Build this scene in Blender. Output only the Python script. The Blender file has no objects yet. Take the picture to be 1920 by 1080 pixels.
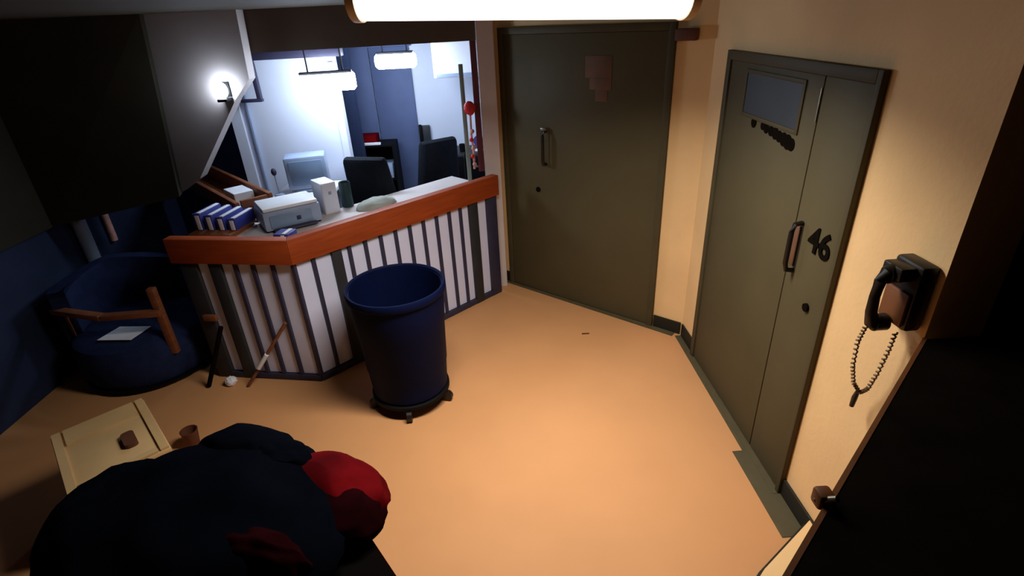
import bpy, bmesh, math, random
from mathutils import Vector, Matrix, noise
random.seed(7)
scene = bpy.context.scene
C = scene.collection
PI = math.pi

# ---------------------------------------------------------------- camera
cam_d = bpy.data.cameras.new('camera')
cam = bpy.data.objects.new('camera', cam_d)
C.objects.link(cam)
cam_d.sensor_width = 36.0
cam_d.lens = 997.356 * 36.0 / 1920.0
cam_d.clip_start = 0.02
_p, _y, _r = math.radians(27.118), math.radians(0.2675), math.radians(-2.99)
fw = Vector((math.sin(_y) * math.cos(_p), math.cos(_y) * math.cos(_p), -math.sin(_p)))
r0 = Vector((math.cos(_y), -math.sin(_y), 0)); u0 = r0.cross(fw)
rr = r0 * math.cos(_r) + u0 * math.sin(_r); uu = -r0 * math.sin(_r) + u0 * math.cos(_r)
cam.matrix_world = Matrix(((rr.x, uu.x, -fw.x, 0), (rr.y, uu.y, -fw.y, 0), (rr.z, uu.z, -fw.z, 2.3335), (0, 0, 0, 1)))
scene.camera = cam

# ---------------------------------------------------------------- world, exposure
w = bpy.data.worlds.new('world'); scene.world = w; w.use_nodes = True
w.node_tree.nodes['Background'].inputs[0].default_value = (0.01, 0.01, 0.012, 1)
w.node_tree.nodes['Background'].inputs[1].default_value = 0.1
vs = scene.view_settings
vs.view_transform = 'Standard'; vs.look = 'None'; vs.gamma = 1.0; vs.use_curve_mapping = False
vs.exposure = 0.0
MAIN_W = 44.0      # main fluorescent fixture (area light in its builder)
COOL = 60.0        # emission of the cool lamps behind the counter

# ---------------------------------------------------------------- materials
MATS = {}
def srgb(c):
    return tuple(((x / 255 + .055) / 1.055) ** 2.4 if x > 10 else x / 255 / 12.92 for x in c)
def mat(name, col, rough=.6, var=.08, scale=6.0, metal=0.0, bump=0.0, bscale=60, emit=None, spec=.4, stretch=None):
    """procedural material: a base colour (sRGB 0-255) broken up by two noises, optional bump"""
    if name in MATS: return MATS[name]
    m = bpy.data.materials.new(name); m.use_nodes = True
    nt = m.node_tree; b = nt.nodes['Principled BSDF']
    c = srgb(col)
    tc = nt.nodes.new('ShaderNodeTexCoord')
    mp = nt.nodes.new('ShaderNodeMapping'); nt.links.new(tc.outputs['Object'], mp.inputs[0])
    if stretch: mp.inputs['Scale'].default_value = stretch
    n = nt.nodes.new('ShaderNodeTexNoise'); n.inputs['Scale'].default_value = scale; n.inputs['Detail'].default_value = 5
    nt.links.new(mp.outputs[0], n.inputs['Vector'])
    cr = nt.nodes.new('ShaderNodeValToRGB')
    cr.color_ramp.elements[0].position = .3; cr.color_ramp.elements[1].position = .7
    cr.color_ramp.elements[0].color = (*[x * (1 - var) for x in c], 1)
    cr.color_ramp.elements[1].color = (*[min(1, x * (1 + var)) for x in c], 1)
    nt.links.new(n.outputs['Fac'], cr.inputs[0]); nt.links.new(cr.outputs[0], b.inputs['Base Color'])
    b.inputs['Roughness'].default_value = rough; b.inputs['Metallic'].default_value = metal
    b.inputs['Specular IOR Level'].default_value = spec
    if bump:
        n2 = nt.nodes.new('ShaderNodeTexNoise'); n2.inputs['Scale'].default_value = bscale; n2.inputs['Detail'].default_value = 3
        nt.links.new(mp.outputs[0], n2.inputs['Vector'])
        bp = nt.nodes.new('ShaderNodeBump'); bp.inputs['Strength'].default_value = bump; bp.inputs['Distance'].default_value = .01
        nt.links.new(n2.outputs['Fac'], bp.inputs['Height']); nt.links.new(bp.outputs[0], b.inputs['Normal'])
    if emit:
        b.inputs['Emission Color'].default_value = (*emit[0], 1); b.inputs['Emission Strength'].default_value = emit[1]
    MATS[name] = m
    return m
M = dict(
    floor=mat('floor_vinyl', (206, 150, 102), .6, .035, 2.2, bump=.05, bscale=30, spec=.25),
    border=mat('border_paint', (84, 76, 54), .6, .12, 8),
    wall=mat('beige_paint', (234, 196, 144), .7, .05, 3, bump=.12, bscale=40, spec=.2),
    pillar=mat('white_plaster', (205, 192, 190), .7, .05, 4, spec=.2),
    dark_wall=mat('dark_olive_paint_and_shade', (46, 43, 34), .8, .12, 3, spec=.15),  # on the stair return wall this dark colour stands in for shading
    navy_wall=mat('navy_paint', (34, 44, 72), .7, .2, 3, spec=.2),
    grey_wall=mat('stair_panel_paint', (150, 142, 142), .7, .08, 3, spec=.2),
    ceiling=mat('ceiling_paint', (58, 50, 42), .8, .08, 3, spec=.1),
    passage=mat('unlit_passage_dark', (22, 16, 14), .85, .1, 3, spec=.1),  # darkness of an unlit passage, put into the wall colour
    office=mat('office_white_paint', (208, 214, 232), .7, .04, 3, spec=.2),
    steel_grey=mat('slate_blue_paint', (84, 96, 134), .6, .1, 4, spec=.25),
    door=mat('olive_door_paint', (84, 76, 54), .55, .07, 2.5, bump=.06, bscale=18, spec=.15),
    frame=mat('olive_frame_paint', (78, 70, 50), .55, .08, 5, spec=.15),
    base=mat('black_rubber', (26, 26, 18), .6, .15, 10),
    wood=mat('orange_brown_wood', (156, 68, 30), .5, .16, 3, stretch=(1.5, 1.5, 14), bump=.05, spec=.2),
    wood2=mat('brown_wood', (128, 76, 50), .5, .2, 6, stretch=(2, 2, 10), spec=.3),
    panel=mat('lavender_white_laminate', (216, 221, 255), .5, .03, 4, spec=.3),
    bar=mat('dark_slate_paint', (52, 50, 72), .5, .12, 10, spec=.3),
    post=mat('charcoal_paint', (44, 46, 50), .5, .12, 10, spec=.3),
    bin=mat('navy_plastic', (8, 17, 50), .6, .1, 8, bump=.05, bscale=80, spec=.06),
    black=mat('black_plastic', (12, 12, 14), .6, .1, 10, spec=.1),
    fabric=mat('black_fabric', (24, 28, 36), .9, .2, 30, bump=.2, bscale=200, spec=.1),
    navy_fabric=mat('navy_upholstery', (30, 40, 74), .9, .2, 14, bump=.3, bscale=120, spec=.1),
    jacket=mat('dark_navy_cloth', (7, 9, 16), .9, .25, 5, bump=.1, bscale=40, spec=.0),
    red_cloth=mat('dark_red_cloth', (84, 5, 10), .8, .5, 5, bump=.1, bscale=40, spec=.02),
    maroon=mat('maroon_lining_and_shade', (28, 5, 8), .85, .3, 9, spec=.0),
    desk=mat('black_brown_laminate', (9, 7, 6), .7, .2, 5, spec=.02),
    cabinet=mat('dark_brown_laminate', (16, 11, 8), .8, .25, 4, stretch=(2, 2, 10), spec=.02),
    edge=mat('brown_edging', (104, 62, 34), .5, .2, 9, spec=.3),
    beige_plastic=mat('beige_plastic', (206, 172, 124), .5, .06, 6, spec=.3),
    brown=mat('brown_card', (92, 52, 34), .7, .15, 10),
    phone=mat('phone_black', (24, 18, 14), .4, .15, 12, spec=.4),
    phone_brown=mat('phone_brown_edge', (118, 72, 42), .45, .15, 12, spec=.4),
    chrome=mat('worn_steel', (150, 140, 122), .35, .1, 20, metal=.8),
    cord=mat('phone_cord', (112, 86, 58), .5, .15, 20),
    white=mat('white_plastic', (226, 228, 236), .45, .03, 8, spec=.3),
    paper=mat('white_paper', (226, 228, 238), .8, .03, 12, spec=.1),
    grey_plastic=mat('grey_blue_plastic', (142, 158, 186), .45, .06, 10, spec=.3),
    screen=mat('grey_screen', (120, 142, 172), .25, .06, 4, spec=.5),
    green=mat('dark_green_plastic', (16, 46, 52), .5, .12, 8),
    blue=mat('binder_blue', (44, 52, 132), .5, .12, 8),
    red=mat('bright_red_plastic', (206, 40, 48), .5, .12, 10),
    pink=mat('pale_pink_ribbon', (206, 150, 140), .7, .3, 20),
    maroon_post=mat('maroon_paint', (92, 38, 44), .5, .15, 8, spec=.3),
    greenish=mat('grey_green_paint', (128, 140, 130), .6, .1, 6),
    purple=mat('purple_plastic', (72, 60, 120), .5, .1, 8),
    sign=mat('faded_brown_notice', (98, 66, 44), .7, .18, 9),
    glass=mat('dull_window_glass', (52, 56, 64), .5, .15, 3, spec=.3),
    ink=mat('black_paint', (16, 12, 8), .8, .2, 12, spec=.02),
    smudge=mat('floor_stain', (196, 140, 94), .6, .08, 6),
    worktop=mat('pale_worktop', (196, 188, 188), .5, .06, 6, spec=.3),
    fixture=mat('fixture_beige_metal', (200, 176, 140), .5, .05, 6),
    lens=mat('lit_diffuser', (235, 235, 232), .5, .0, 4, emit=((1, .95, .88), 3.0)),
    cool=mat('lit_cool_tube', (240, 245, 255), .5, .0, 4, emit=((.74, .86, 1.0), COOL)),
)

# ---------------------------------------------------------------- mesh helpers
def nb(): return bmesh.new()
def b_box(bm, lo, hi, bev=0.0, mw=None):
    lo, hi = Vector(lo), Vector(hi)
    mtx = Matrix.Translation((lo + hi) / 2) @ Matrix.Diagonal((*(hi - lo), 1))
    if mw: mtx = mw @ mtx
    g = bmesh.ops.create_cube(bm, size=1, matrix=mtx)
    if bev:
        es = {e for v in g['verts'] for e in v.link_edges}
        bmesh.ops.bevel(bm, geom=list(es), offset=bev, segments=2, affect='EDGES', profile=.5)
    return bm
def b_prism(bm, poly, z0, z1):
    a = [bm.verts.new((x, y, z0)) for x, y in poly]; b = [bm.verts.new((x, y, z1)) for x, y in poly]
    bm.faces.new(a[::-1]); bm.faces.new(b); n = len(poly)
    for i in range(n): bm.faces.new((a[i], a[(i + 1) % n], b[(i + 1) % n], b[i]))
    bmesh.ops.recalc_face_normals(bm, faces=bm.faces[:])
    return bm
def b_extr(bm, pts, d):
    """a planar 3D polygon thickened along vector d"""
    d = Vector(d); a = [bm.verts.new(p) for p in pts]; b = [bm.verts.new(Vector(p) + d) for p in pts]
    bm.faces.new(a[::-1]); bm.faces.new(b); n = len(pts)
    for i in range(n): bm.faces.new((a[i], a[(i + 1) % n], b[(i + 1) % n], b[i]))
    bmesh.ops.recalc_face_normals(bm, faces=bm.faces[:])
    return bm
def b_lathe(bm, prof, n=40, ctr=(0, 0, 0), cap=False):
    rings = []
    for r, z in prof:
        rings.append([bm.verts.new((ctr[0] + r * math.cos(2 * PI * i / n), ctr[1] + r * math.sin(2 * PI * i / n), ctr[2] + z)) for i in range(n)])
    for a, b in zip(rings, rings[1:]):
        for i in range(n): bm.faces.new((a[i], a[(i + 1) % n], b[(i + 1) % n], b[i]))
    if cap: bm.faces.new(rings[0][::-1]); bm.faces.new(rings[-1])
    return bm
def b_tube(bm, pts, rad, n=10):
    pts = [Vector(p) for p in pts]; rings = []
    rads = rad if isinstance(rad, (list, tuple)) else [rad] * len(pts)
    up = Vector((.13, .27, .95))
    for i, p in enumerate(pts):
        t = (pts[min(i + 1, len(pts) - 1)] - pts[max(i - 1, 0)]).normalized()
        a = t.cross(up)
        if a.length < .05: a = t.cross(Vector((1, 0, 0)))
        a.normalize(); b = t.cross(a)
        rings.append([bm.verts.new(p + (a * math.cos(2 * PI * k / n) + b * math.sin(2 * PI * k / n)) * rads[i]) for k in range(n)])
    for a, b in zip(rings, rings[1:]):
        for k in range(n): bm.faces.new((a[k], a[(k + 1) % n], b[(k + 1) % n], b[k]))
    bm.faces.new(rings[0][::-1]); bm.faces.new(rings[-1])
    bmesh.ops.recalc_face_normals(bm, faces=bm.faces[:])
    return bm
def b_blob(bm, ctr, rad, rot=(0, 0, 0), amp=.05, fs=3.0, seed=0, nu=56, nv=32, ex=1.0):
    """a soft cloth lump: an ellipsoid wrinkled by folded noise"""
    from mathutils import Euler
    R = Euler(rot).to_matrix(); off = Vector((seed * 7.3, seed * 3.1, seed * 1.7)); rows = []
    for j in range(nv + 1):
        th = PI * j / nv; row = []
        for i in range(nu):
            ph = 2 * PI * i / nu
            d = Vector((math.sin(th) * math.cos(ph), math.sin(th) * math.sin(ph), math.cos(th)))
            d = Vector([math.copysign(abs(k) ** ex, k) for k in d])
            q = d * fs + off
            k = 1 + amp * (1 - 2 * abs(noise.noise(q))) + amp * .6 * noise.noise(q * 2.3)
            v = Vector((d.x * rad[0], d.y * rad[1], d.z * rad[2])) * k
            row.append(R @ v + Vector(ctr))
        rows.append(row)
    vt = [[bm.verts.new(p) for p in row] for row in rows[1:-1]]
    top = bm.verts.new(rows[0][0]); bot = bm.verts.new(rows[-1][0])
    for a, b in zip(vt, vt[1:]):
        for i in range(nu): bm.faces.new((a[i], b[i], b[(i + 1) % nu], a[(i + 1) % nu]))
    for i in range(nu):
        bm.faces.new((top, vt[0][i], vt[0][(i + 1) % nu])); bm.faces.new((bot, vt[-1][(i + 1) % nu], vt[-1][i]))
    bmesh.ops.recalc_face_normals(bm, faces=bm.faces[:])
    return bm

ORG = {}
def mesh_of(bm, name, m, smooth=True):
    me = bpy.data.meshes.new(name); bm.to_mesh(me); bm.free()
    me.materials.append(m)
    if smooth:
        me.polygons.foreach_set('use_smooth', [True] * len(me.polygons))
        try: me.set_sharp_from_angle(angle=math.radians(38))
        except Exception: pass
    return me
def tag(o, label=None, cat=None, group=None, kind=None):
    if label: o['label'] = label
    if cat: o['category'] = cat
    if group: o['group'] = group
    if kind: o['kind'] = kind
    return o
def obj(name, bm, m, parent=None, smooth=True):
    """one mesh object; geometry given in world coordinates, or in the parent's frame when the parent is local"""
    me = mesh_of(bm, name, m, smooth)
    o = bpy.data.objects.new(name, me); C.objects.link(o)
    if parent:
        org = ORG.get(parent.name, Vector((0, 0, 0)))
        me.transform(Matrix.Translation(-org)); o.parent = parent; ORG[o.name] = org
    return o
def solo(name, bm, m, label, cat, group=None, smooth=True, base=None):
    """a thing that is a single mesh, with its origin at its base"""
    me = mesh_of(bm, name, m, smooth)
    lo = Vector([min(v.co[i] for v in me.vertices) for i in range(3)]); hi = Vector([max(v.co[i] for v in me.vertices) for i in range(3)])
    org = Vector(((lo.x + hi.x) / 2, (lo.y + hi.y) / 2, lo.z))
    me.transform(Matrix.Translation(-org))
    o = bpy.data.objects.new(name, me); C.objects.link(o); o.location = org; ORG[o.name] = org
    return tag(o, label, cat, group)
def thing(name, label, cat, loc=(0, 0, 0), group=None, local=False, rz=0):
    o = bpy.data.objects.new(name, None); C.objects.link(o); o.location = loc; o.rotation_euler = (0, 0, rz)
    o.empty_display_size = .1
    ORG[o.name] = Vector((0, 0, 0)) if local else Vector(loc)
    return tag(o, label, cat, group)
def struct(name, bm, m, smooth=False, label=None):
    o = obj(name, bm, m, None, smooth); o['kind'] = 'structure'
    if label: o['label'] = label
    return o
def copy_tree(o, parent=None):
    c = o.copy(); C.objects.link(c); c.parent = parent
    for ch in list(o.children): copy_tree(ch, c)
    return c
def inst(name, me, parent, loc, rz=0):
    o = bpy.data.objects.new(name, me); C.objects.link(o); o.parent = parent
    o.location = Vector(loc) - ORG.get(parent.name, Vector((0, 0, 0))); o.rotation_euler = (0, 0, rz); ORG[o.name] = Vector((0, 0, 0))
    return o

# ---------------------------------------------------------------- plan of the place
CEIL = 2.46
K = Vector((1.352, 3.585))            # corner between the two door walls
E = Vector((1.405, 1.50))             # near end of the right wall
A = Vector((-0.10, 4.814))            # left end of the back door wall
dR = (E - K).normalized(); nR = Vector((dR.y, -dR.x));  nR = nR if nR.x < 0 else -nR     # right wall: along, into room
dB = (K - A).normalized(); nB = Vector((dB.y, -dB.x));  nB = nB if nB.y < 0 else -nB     # back wall
def RW(s, z, off=0.0):  # on the right wall, s metres from K towards the camera
    p = K + dR * s + nR * off; return Vector((p.x, p.y, z))
def BW(s, z, off=0.0):  # on the back wall, s metres from A to the right
    p = A + dB * s + nB * off; return Vector((p.x, p.y, z))
def quad_box(P, s0, s1, z0, z1, o0, o1, bm=None, bev=0.0):
    bm = bm or nb()
    a = P(s0, 0, o0); ax = (P(1, 0) - P(0, 0)).normalized(); nn = (P(0, 0, 1) - P(0, 0, 0)).normalized()
    mw = Matrix(((ax.x, nn.x, 0, a.x), (ax.y, nn.y, 0, a.y), (0, 0, 1, 0), (0, 0, 0, 1)))
    b_box(bm, (0, 0, z0), (s1 - s0, o1 - o0, z1), bev, mw)
    bmesh.ops.recalc_face_normals(bm, faces=bm.faces[:])
    return bm
LB = (A - K).length; LR = (E - K).length

# ---------------------------------------------------------------- shell
struct('floor', b_box(nb(), (-3.6, -1.2, -.1), (3.4, 6.6, 0)), M['floor'])
struct('ceiling', b_box(nb(), (-3.6, -1.2, CEIL), (3.4, 6.6, CEIL + .1)), M['ceiling'])
struct('wall_back', quad_box(BW, 0, LB + .02, 0, CEIL, 0, -.16), M['wall'])
struct('wall_right', quad_box(RW, -.05, LR, 0, CEIL, 0, -.2), M['wall'])
struct('wall_left', b_box(nb(), (-3.6, -1.2, 0), (-3.45, 6.6, CEIL)), M['navy_wall'])
struct('wall_passage', b_box(nb(), (2.3, -1.2, 0), (2.42, 3.4, CEIL)), M['passage'])
struct('wall_passage_end', b_box(nb(), (1.62, 2.6, 0), (2.3, 2.72, CEIL)), M['passage'])
struct('wall_near', b_box(nb(), (-3.45, -1.2, 0), (2.3, -1.08, CEIL)), M['dark_wall'])
# office behind the counter
struct('wall_office_left', b_box(nb(), (-2.36, 5.0, 0), (-1.42, 5.14, CEIL)), M['office'])
struct('wall_office_far', b_box(nb(), (-1.6, 6.2, 0), (.1, 6.34, CEIL)), M['office'])
struct('wall_office_right', b_box(nb(), (-.10, 4.86, 0), (.04, 6.2, CEIL)), M['office'])
struct('wall_far_left', b_box(nb(), (-3.45, 5.5, 0), (-1.42, 5.62, CEIL)), M['navy_wall'])
struct('wall_pillar', b_box(nb(), (-.16, 4.60, 0), (-.02, 4.86, CEIL), .006), M['pillar'])
# stair enclosure hanging over the left side: pale panel cut along the slope of the stair, return wall with its shading painted in
struct('wall_stair', b_extr(nb(), [(-2.52, 4.3, 2.46), (-1.83, 4.3, 2.46), (-1.86, 4.3, 2.0), (-2.0, 4.3, 1.86), (-2.45, 4.3, 1.28), (-2.64, 4.3, 1.17)], (0, .12, 0)), M['grey_wall'],
       label='pale grey stair panel with a slanting lower edge')
bm = b_extr(nb(), [(-2.47, 4.28, 2.46), (-2.62, 4.28, 1.17), (-3.45, 3.95, 1.08), (-3.45, 3.95, 2.46)], (0.03, -.1, 0))
struct('wall_stair_return', bm, M['dark_wall'], label='wall with its shade painted in as dark olive, hanging above the left corner')
struct('wall_left_upper', b_box(nb(), (-3.45, -1.08, 1.08), (-3.40, 3.95, CEIL)), M['dark_wall'], label='dark olive upper wall band')

hb = nb(); b_prism(hb, [(-1.86, 4.44), (-.165, 4.62), (-.165, 4.74), (-1.86, 4.56)], 2.17, CEIL)
struct('trim_header', hb, mat('header_paint', (96, 86, 78), .8, .08, 4, spec=.1), label='dark header above the counter opening')
# baseboards
def base_piece(P, s0, s1): return quad_box(P, s0, s1, 0, .105, .001, .014, None, .003)
struct('baseboard_back', base_piece(BW, .06, .16), M['base'])
struct('baseboard_back_corner', base_piece(BW, 1.66, LB - .012), M['base'])
struct('baseboard_right_corner', base_piece(RW, .014, .27), M['base'])
struct('baseboard_right', base_piece(RW, 1.60, LR), M['base'])
# painted border along the foot of both door walls, with a step by the near end of the numbered door
bd = nb()
def strip(P, s0, s1, w0, w1):
    a, b, c, d = P(s0, 0, .015), P(s1, 0, .015), P(s1, 0, w1), P(s0, 0, w0)
    b_prism(bd, [(v.x, v.y) for v in (a, b, c, d)], .0005, .004)
strip(BW, .05, LB - .05, .05, .07)
strip(RW, 0.02, 1.28, .06, .075); strip(RW, 1.28, 1.86, .135, .135)
struct('trim_1', bd, M['border'], label='olive painted floor border')
# low kerb that turns off the right wall towards the camera
kp = [(1.385, 1.735), (1.06, 1.50), (.66, 1.13), (1.0, .9), (1.385, 1.45)]
struct('trim_2', b_prism(nb(), kp, 0.0, .10), M['wall'], label='low beige kerb turning off the right wall')
kb = nb(); p0, p1, p2 = (Vector(q) for q in kp[:3])
n1 = Vector((-(p1 - p0).y, (p1 - p0).x)).normalized() * .02
n1 = -n1 if n1.x > 0 else n1
b_prism(kb, [p0, p1, p2, p2 + n1, p1 + n1, p0 + n1], 0.0, .055)
struct('baseboard_kerb', kb, M['base'], label='black baseboard along the low kerb')

# ---------------------------------------------------------------- main fluorescent fixture on the ceiling
fx = thing('ceiling_light', 'long white wraparound fluorescent ceiling light with lit diffuser at the top', 'ceiling light', (.115, 2.30, CEIL))
tilt = Matrix.Translation((.11, 2.30, 2.40)) @ Matrix.Rotation(math.radians(2.3), 4, 'Y')
ln = nb()
prof = [(.14 * math.cos(t), -.085 * math.sin(t) ** .8) for t in [PI * k / 16 for k in range(17)]]
vs0 = [ln.verts.new(tilt @ Vector((-.61, y, z + .0))) for y, z in prof]; vs1 = [ln.verts.new(tilt @ Vector((.61, y, z))) for y, z in prof]
ln.faces.new(vs0); ln.faces.new(vs1[::-1])
for i in range(16): ln.faces.new((vs0[i], vs0[i + 1], vs1[i + 1], vs1[i]))
ln.faces.new((vs0[0], vs1[0], vs1[-1], vs0[-1]))
bmesh.ops.recalc_face_normals(ln, faces=ln.faces[:])
obj('diffuser', ln, M['lens'], fx)
obj('housing', b_box(nb(), (-.64, -.15, .001), (.64, .15, .05), .006, tilt), M['fixture'], fx)
for sx in (-1, 1):
    ec = nb()
    pr = [(.145, .0)] + [(y * 1.04, z * 1.06 - .001) for y, z in prof[1:-1]] + [(-.145, 0)]
    b_extr(ec, [tilt @ Vector((sx * .611, y, z)) for y, z in pr], tilt.to_3x3() @ Vector((sx * .03, 0, 0)))
    obj('end_cap', ec, M['fixture'], fx)
ld = bpy.data.lights.new('ceiling_light_lamp', 'AREA'); ld.shape = 'RECTANGLE'; ld.size = 1.2; ld.size_y = .24
ld.energy = MAIN_W; ld.color = (1.0, .92, .80); ld.spread = math.radians(146)
lo = bpy.data.objects.new('ceiling_light_lamp', ld); C.objects.link(lo); lo.parent = fx
lo.location = Vector((.11, 2.30, 2.27)) - ORG[fx.name]

# ---------------------------------------------------------------- doors
def door_frame(parent, P, s0, s1, h, wd=.05, wr=None):
    wr = wr or wd
    obj('jamb', quad_box(P, s0, s0 + wd, 0, h, .001, .03, None, .004), M['frame'], parent)
    obj('jamb', quad_box(P, s1 - wr, s1, 0, h, .001, .03, None, .004), M['frame'], parent)
    obj('head', quad_box(P, s0 + wd, s1 - wr, h - wd, h, .001, .03, None, .004), M['frame'], parent)
def Dempty(name, loc, label):
    o = thing(name, label, None, loc); o['kind'] = 'structure'; return o
sb0, sb1 = .165, 1.655
d1 = Dempty('door_1', BW((sb0 + sb1) / 2, 0), 'olive steel door in the back wall with a dark pull handle')
door_frame(d1, BW, sb0, sb1, 2.25)
leaf1 = obj('leaf', quad_box(BW, sb0 + .052, sb1 - .052, 0.008, 2.198, .001, .018, None, .003), M['door'], d1)
# pull handle: back plate, grip, keyhole below
hs = .62
obj('handle_plate', quad_box(BW, hs - .03, hs + .03, 1.20, 1.52, .0185, .024, None, .002), M['frame'], d1)
g = nb(); b_tube(g, [BW(hs, 1.49, .022), BW(hs, 1.485, .06), BW(hs, 1.46, .07), BW(hs, 1.25, .07), BW(hs, 1.225, .06), BW(hs, 1.22, .022)], .013)
obj('handle', g, M['phone'], d1)
obj('handle_highlight', quad_box(BW, hs - .035, hs + .02, 1.495, 1.515, .024, .05, None, .003), M['chrome'], d1)  # highlight at the top of the grip, made as a bright piece
k = nb(); b_tube(k, [BW(.53, .99, .018), BW(.53, .99, .026)], .022, 16); obj('keyhole', k, M['ink'], d1)
# faded notice on the leaf: a plate over a narrower tail
nt_ = nb(); quad_box(BW, .98, 1.20, 1.90, 2.05, .0185, .021, nt_, .001); quad_box(BW, 1.02, 1.20, 1.82, 1.90, .0185, .0205, nt_, .001); quad_box(BW, 1.07, 1.17, 1.74, 1.82, .0185, .0205, nt_, .001)
obj('notice', nt_, M['sign'], d1)
obj('threshold', quad_box(BW, sb0, sb1, 0, .006, .018, .05), M['border'], d1)

sr0, sr1 = .27, 1.60
d2 = Dempty('door_2', RW((sr0 + sr1) / 2, 0), 'olive steel door numbered 46 in the right wall')
door_frame(d2, RW, sr0, sr1, 2.10, .05, .03)
sm = 1.245
obj('leaf', quad_box(RW, sr0 + .052, sm - .004, .008, 2.048, .001, .018, None, .003), M['door'], d2)
sp = obj('side_panel', quad_box(RW, sm + .004, sr1 - .032, .008, 2.048, .001, .018, None, .003), M['door'], d2)
# glazed vision pane with bead
wf = nb(); z0, z1, a0, a1 = 1.80, 2.00, .55, 1.10
for q in ((a0, a1, z1, z1 + .02), (a0, a1, z0 - .02, z0), (a0 - .02, a0, z0 - .02, z1 + .02), (a1, a1 + .02, z0 - .02, z1 + .02)):
    quad_box(RW, q[0], q[1], q[2], q[3], .0185, .026, wf, .002)
wfo = obj('window_bead', wf, M['frame'], d2)
obj('pane', quad_box(RW, a0, a1, z0, z1, .0186, .021), M['glass'], wfo)
obj('highlight_strip', quad_box(RW, sm - .010, sm - .004, 1.86, 2.0, .0185, .022), M['chrome'], d2)  # bright strip painting the highlight along the leaf edge
# dark stencilled marks under the pane
sg = nb()
b_tube(sg, [RW(.69, 1.765, .0185), RW(.69, 1.765, .0215)], .028, 20)
for sc_, zc, rc_ in ((.79, 1.765, .022), (.83, 1.76, .027), (.88, 1.755, .026), (.925, 1.752, .03), (.965, 1.745, .028), (1.01, 1.74, .033), (1.05, 1.735, .036), (1.085, 1.73, .03)):
    b_tube(sg, [RW(sc_, zc, .0185), RW(sc_, zc, .0205 + .0002 * sc_)], rc_, 20)
obj('stencil', sg, M['ink'], d2)
# handle: tapering dark pull with a brown escutcheon
obj('escutcheon', quad_box(RW, 1.255, 1.30, 1.20, 1.40, .0185, .024, None, .002), M['sign'], d2)
g = nb(); b_tube(g, [RW(1.305, 1.42, .022), RW(1.305, 1.415, .055), RW(1.305, 1.38, .065), RW(1.305, 1.22, .065), RW(1.305, 1.185, .055), RW(1.305, 1.18, .022)], .012)
obj('handle', g, M['phone'], d2)
k = nb(); b_tube(k, [RW(1.468, 1.065, .018), RW(1.468, 1.065, .03)], .02, 16); obj('keyhole', k, M['ink'], d2)
obj('threshold', quad_box(RW, sr0, sr1, 0, .006, .018, .055), M['border'], d2)
# the number 46
def text_mesh(name, s, size, m, parent, P, s_at, z_at, off, depth=.003):
    cu = bpy.data.curves.new(name, 'FONT'); cu.body = s; cu.size = size; cu.extrude = depth; cu.offset = size * .02; cu.align_x = 'LEFT'
    to = bpy.data.objects.new(name, cu); C.objects.link(to)
    dg = bpy.context.evaluated_depsgraph_get(); me = bpy.data.meshes.new_from_object(to.evaluated_get(dg))
    C.objects.unlink(to); bpy.data.objects.remove(to)
    ax = (P(1, 0) - P(0, 0)).normalized(); nn = (P(0, 0, 1) - P(0, 0, 0)).normalized(); o0 = P(s_at, z_at, off)
    me.transform(Matrix(((ax.x, 0, nn.x, o0.x), (ax.y, 0, nn.y, o0.y), (0, 1, 0, o0.z), (0, 0, 0, 1))))
    me.materials.clear(); me.materials.append(m)
    o = bpy.data.objects.new(name, me); C.objects.link(o); o.parent = parent
    me.transform(Matrix.Translation(-ORG[parent.name])); ORG[o.name] = ORG[parent.name]
    return o
text_mesh('number', '46', .165, M['ink'], d2, RW, 1.375, 1.325, .0215)

bxw = nb(); quad_box(BW, 1.66, 1.80, 2.14, 2.21, .001, .06, bxw, .008)
solo('junction_box', bxw, M['brown'], 'small brown junction box on the back wall right of the tall door', 'junction box')

# ---------------------------------------------------------------- counter
L0 = Vector((-1.42, 3.236)); dl = Vector((-.986, .167)).normalized(); dr = Vector((.722, .692)).normalized()
nl = Vector((dl.y, -dl.x)); nl = nl if nl.y < 0 else -nl
nr = Vector((dr.y, -dr.x)); nr = nr if nr.y < 0 else -nr
LL, LRt = .84, 1.86
counter = thing('guard_counter', 'angled guard counter with orange-brown wooden rail above white panels and dark bars', 'counter', (L0.x, L0.y, 0))
ORGc = ORG[counter.name]
def face_pt(d, n, t, off, z=0): p = L0 + d * t + n * off; return Vector((p.x, p.y, z))
def face_box(d, n, t0, t1, o0, o1, z0, z1, bm=None, bev=0.0):
    P = lambda s, z, off=0.0: face_pt(d, n, s, off, z)
    return quad_box(P, t0, t1, z0, z1, o0, o1, bm, bev)
ang_l = math.atan2(dl.y, dl.x); ang_r = math.atan2(dr.y, dr.x)
ZB, ZT = .05, .95
def unit_mesh(name, wd, dp, z0, z1, m, bev):
    return mesh_of(b_box(nb(), (-wd / 2, -dp / 2, z0), (wd / 2, dp / 2, z1), bev), name, m, False)
bar_me = unit_mesh('bar', .026, .03, ZB, ZT, M['bar'], .003)
panels = {}
def panel(d, n, ang, t0, t1):
    wd = round(t1 - t0, 3)
    if wd not in panels: panels[wd] = unit_mesh('panel', wd, .016, ZB, ZT, M['panel'], .002)
    inst('panel', panels[wd], counter, face_pt(d, n, (t0 + t1) / 2, -.012), ang)
def bar(d, n, ang, t): inst('bar', bar_me, counter, face_pt(d, n, t, .0), ang)
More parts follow.
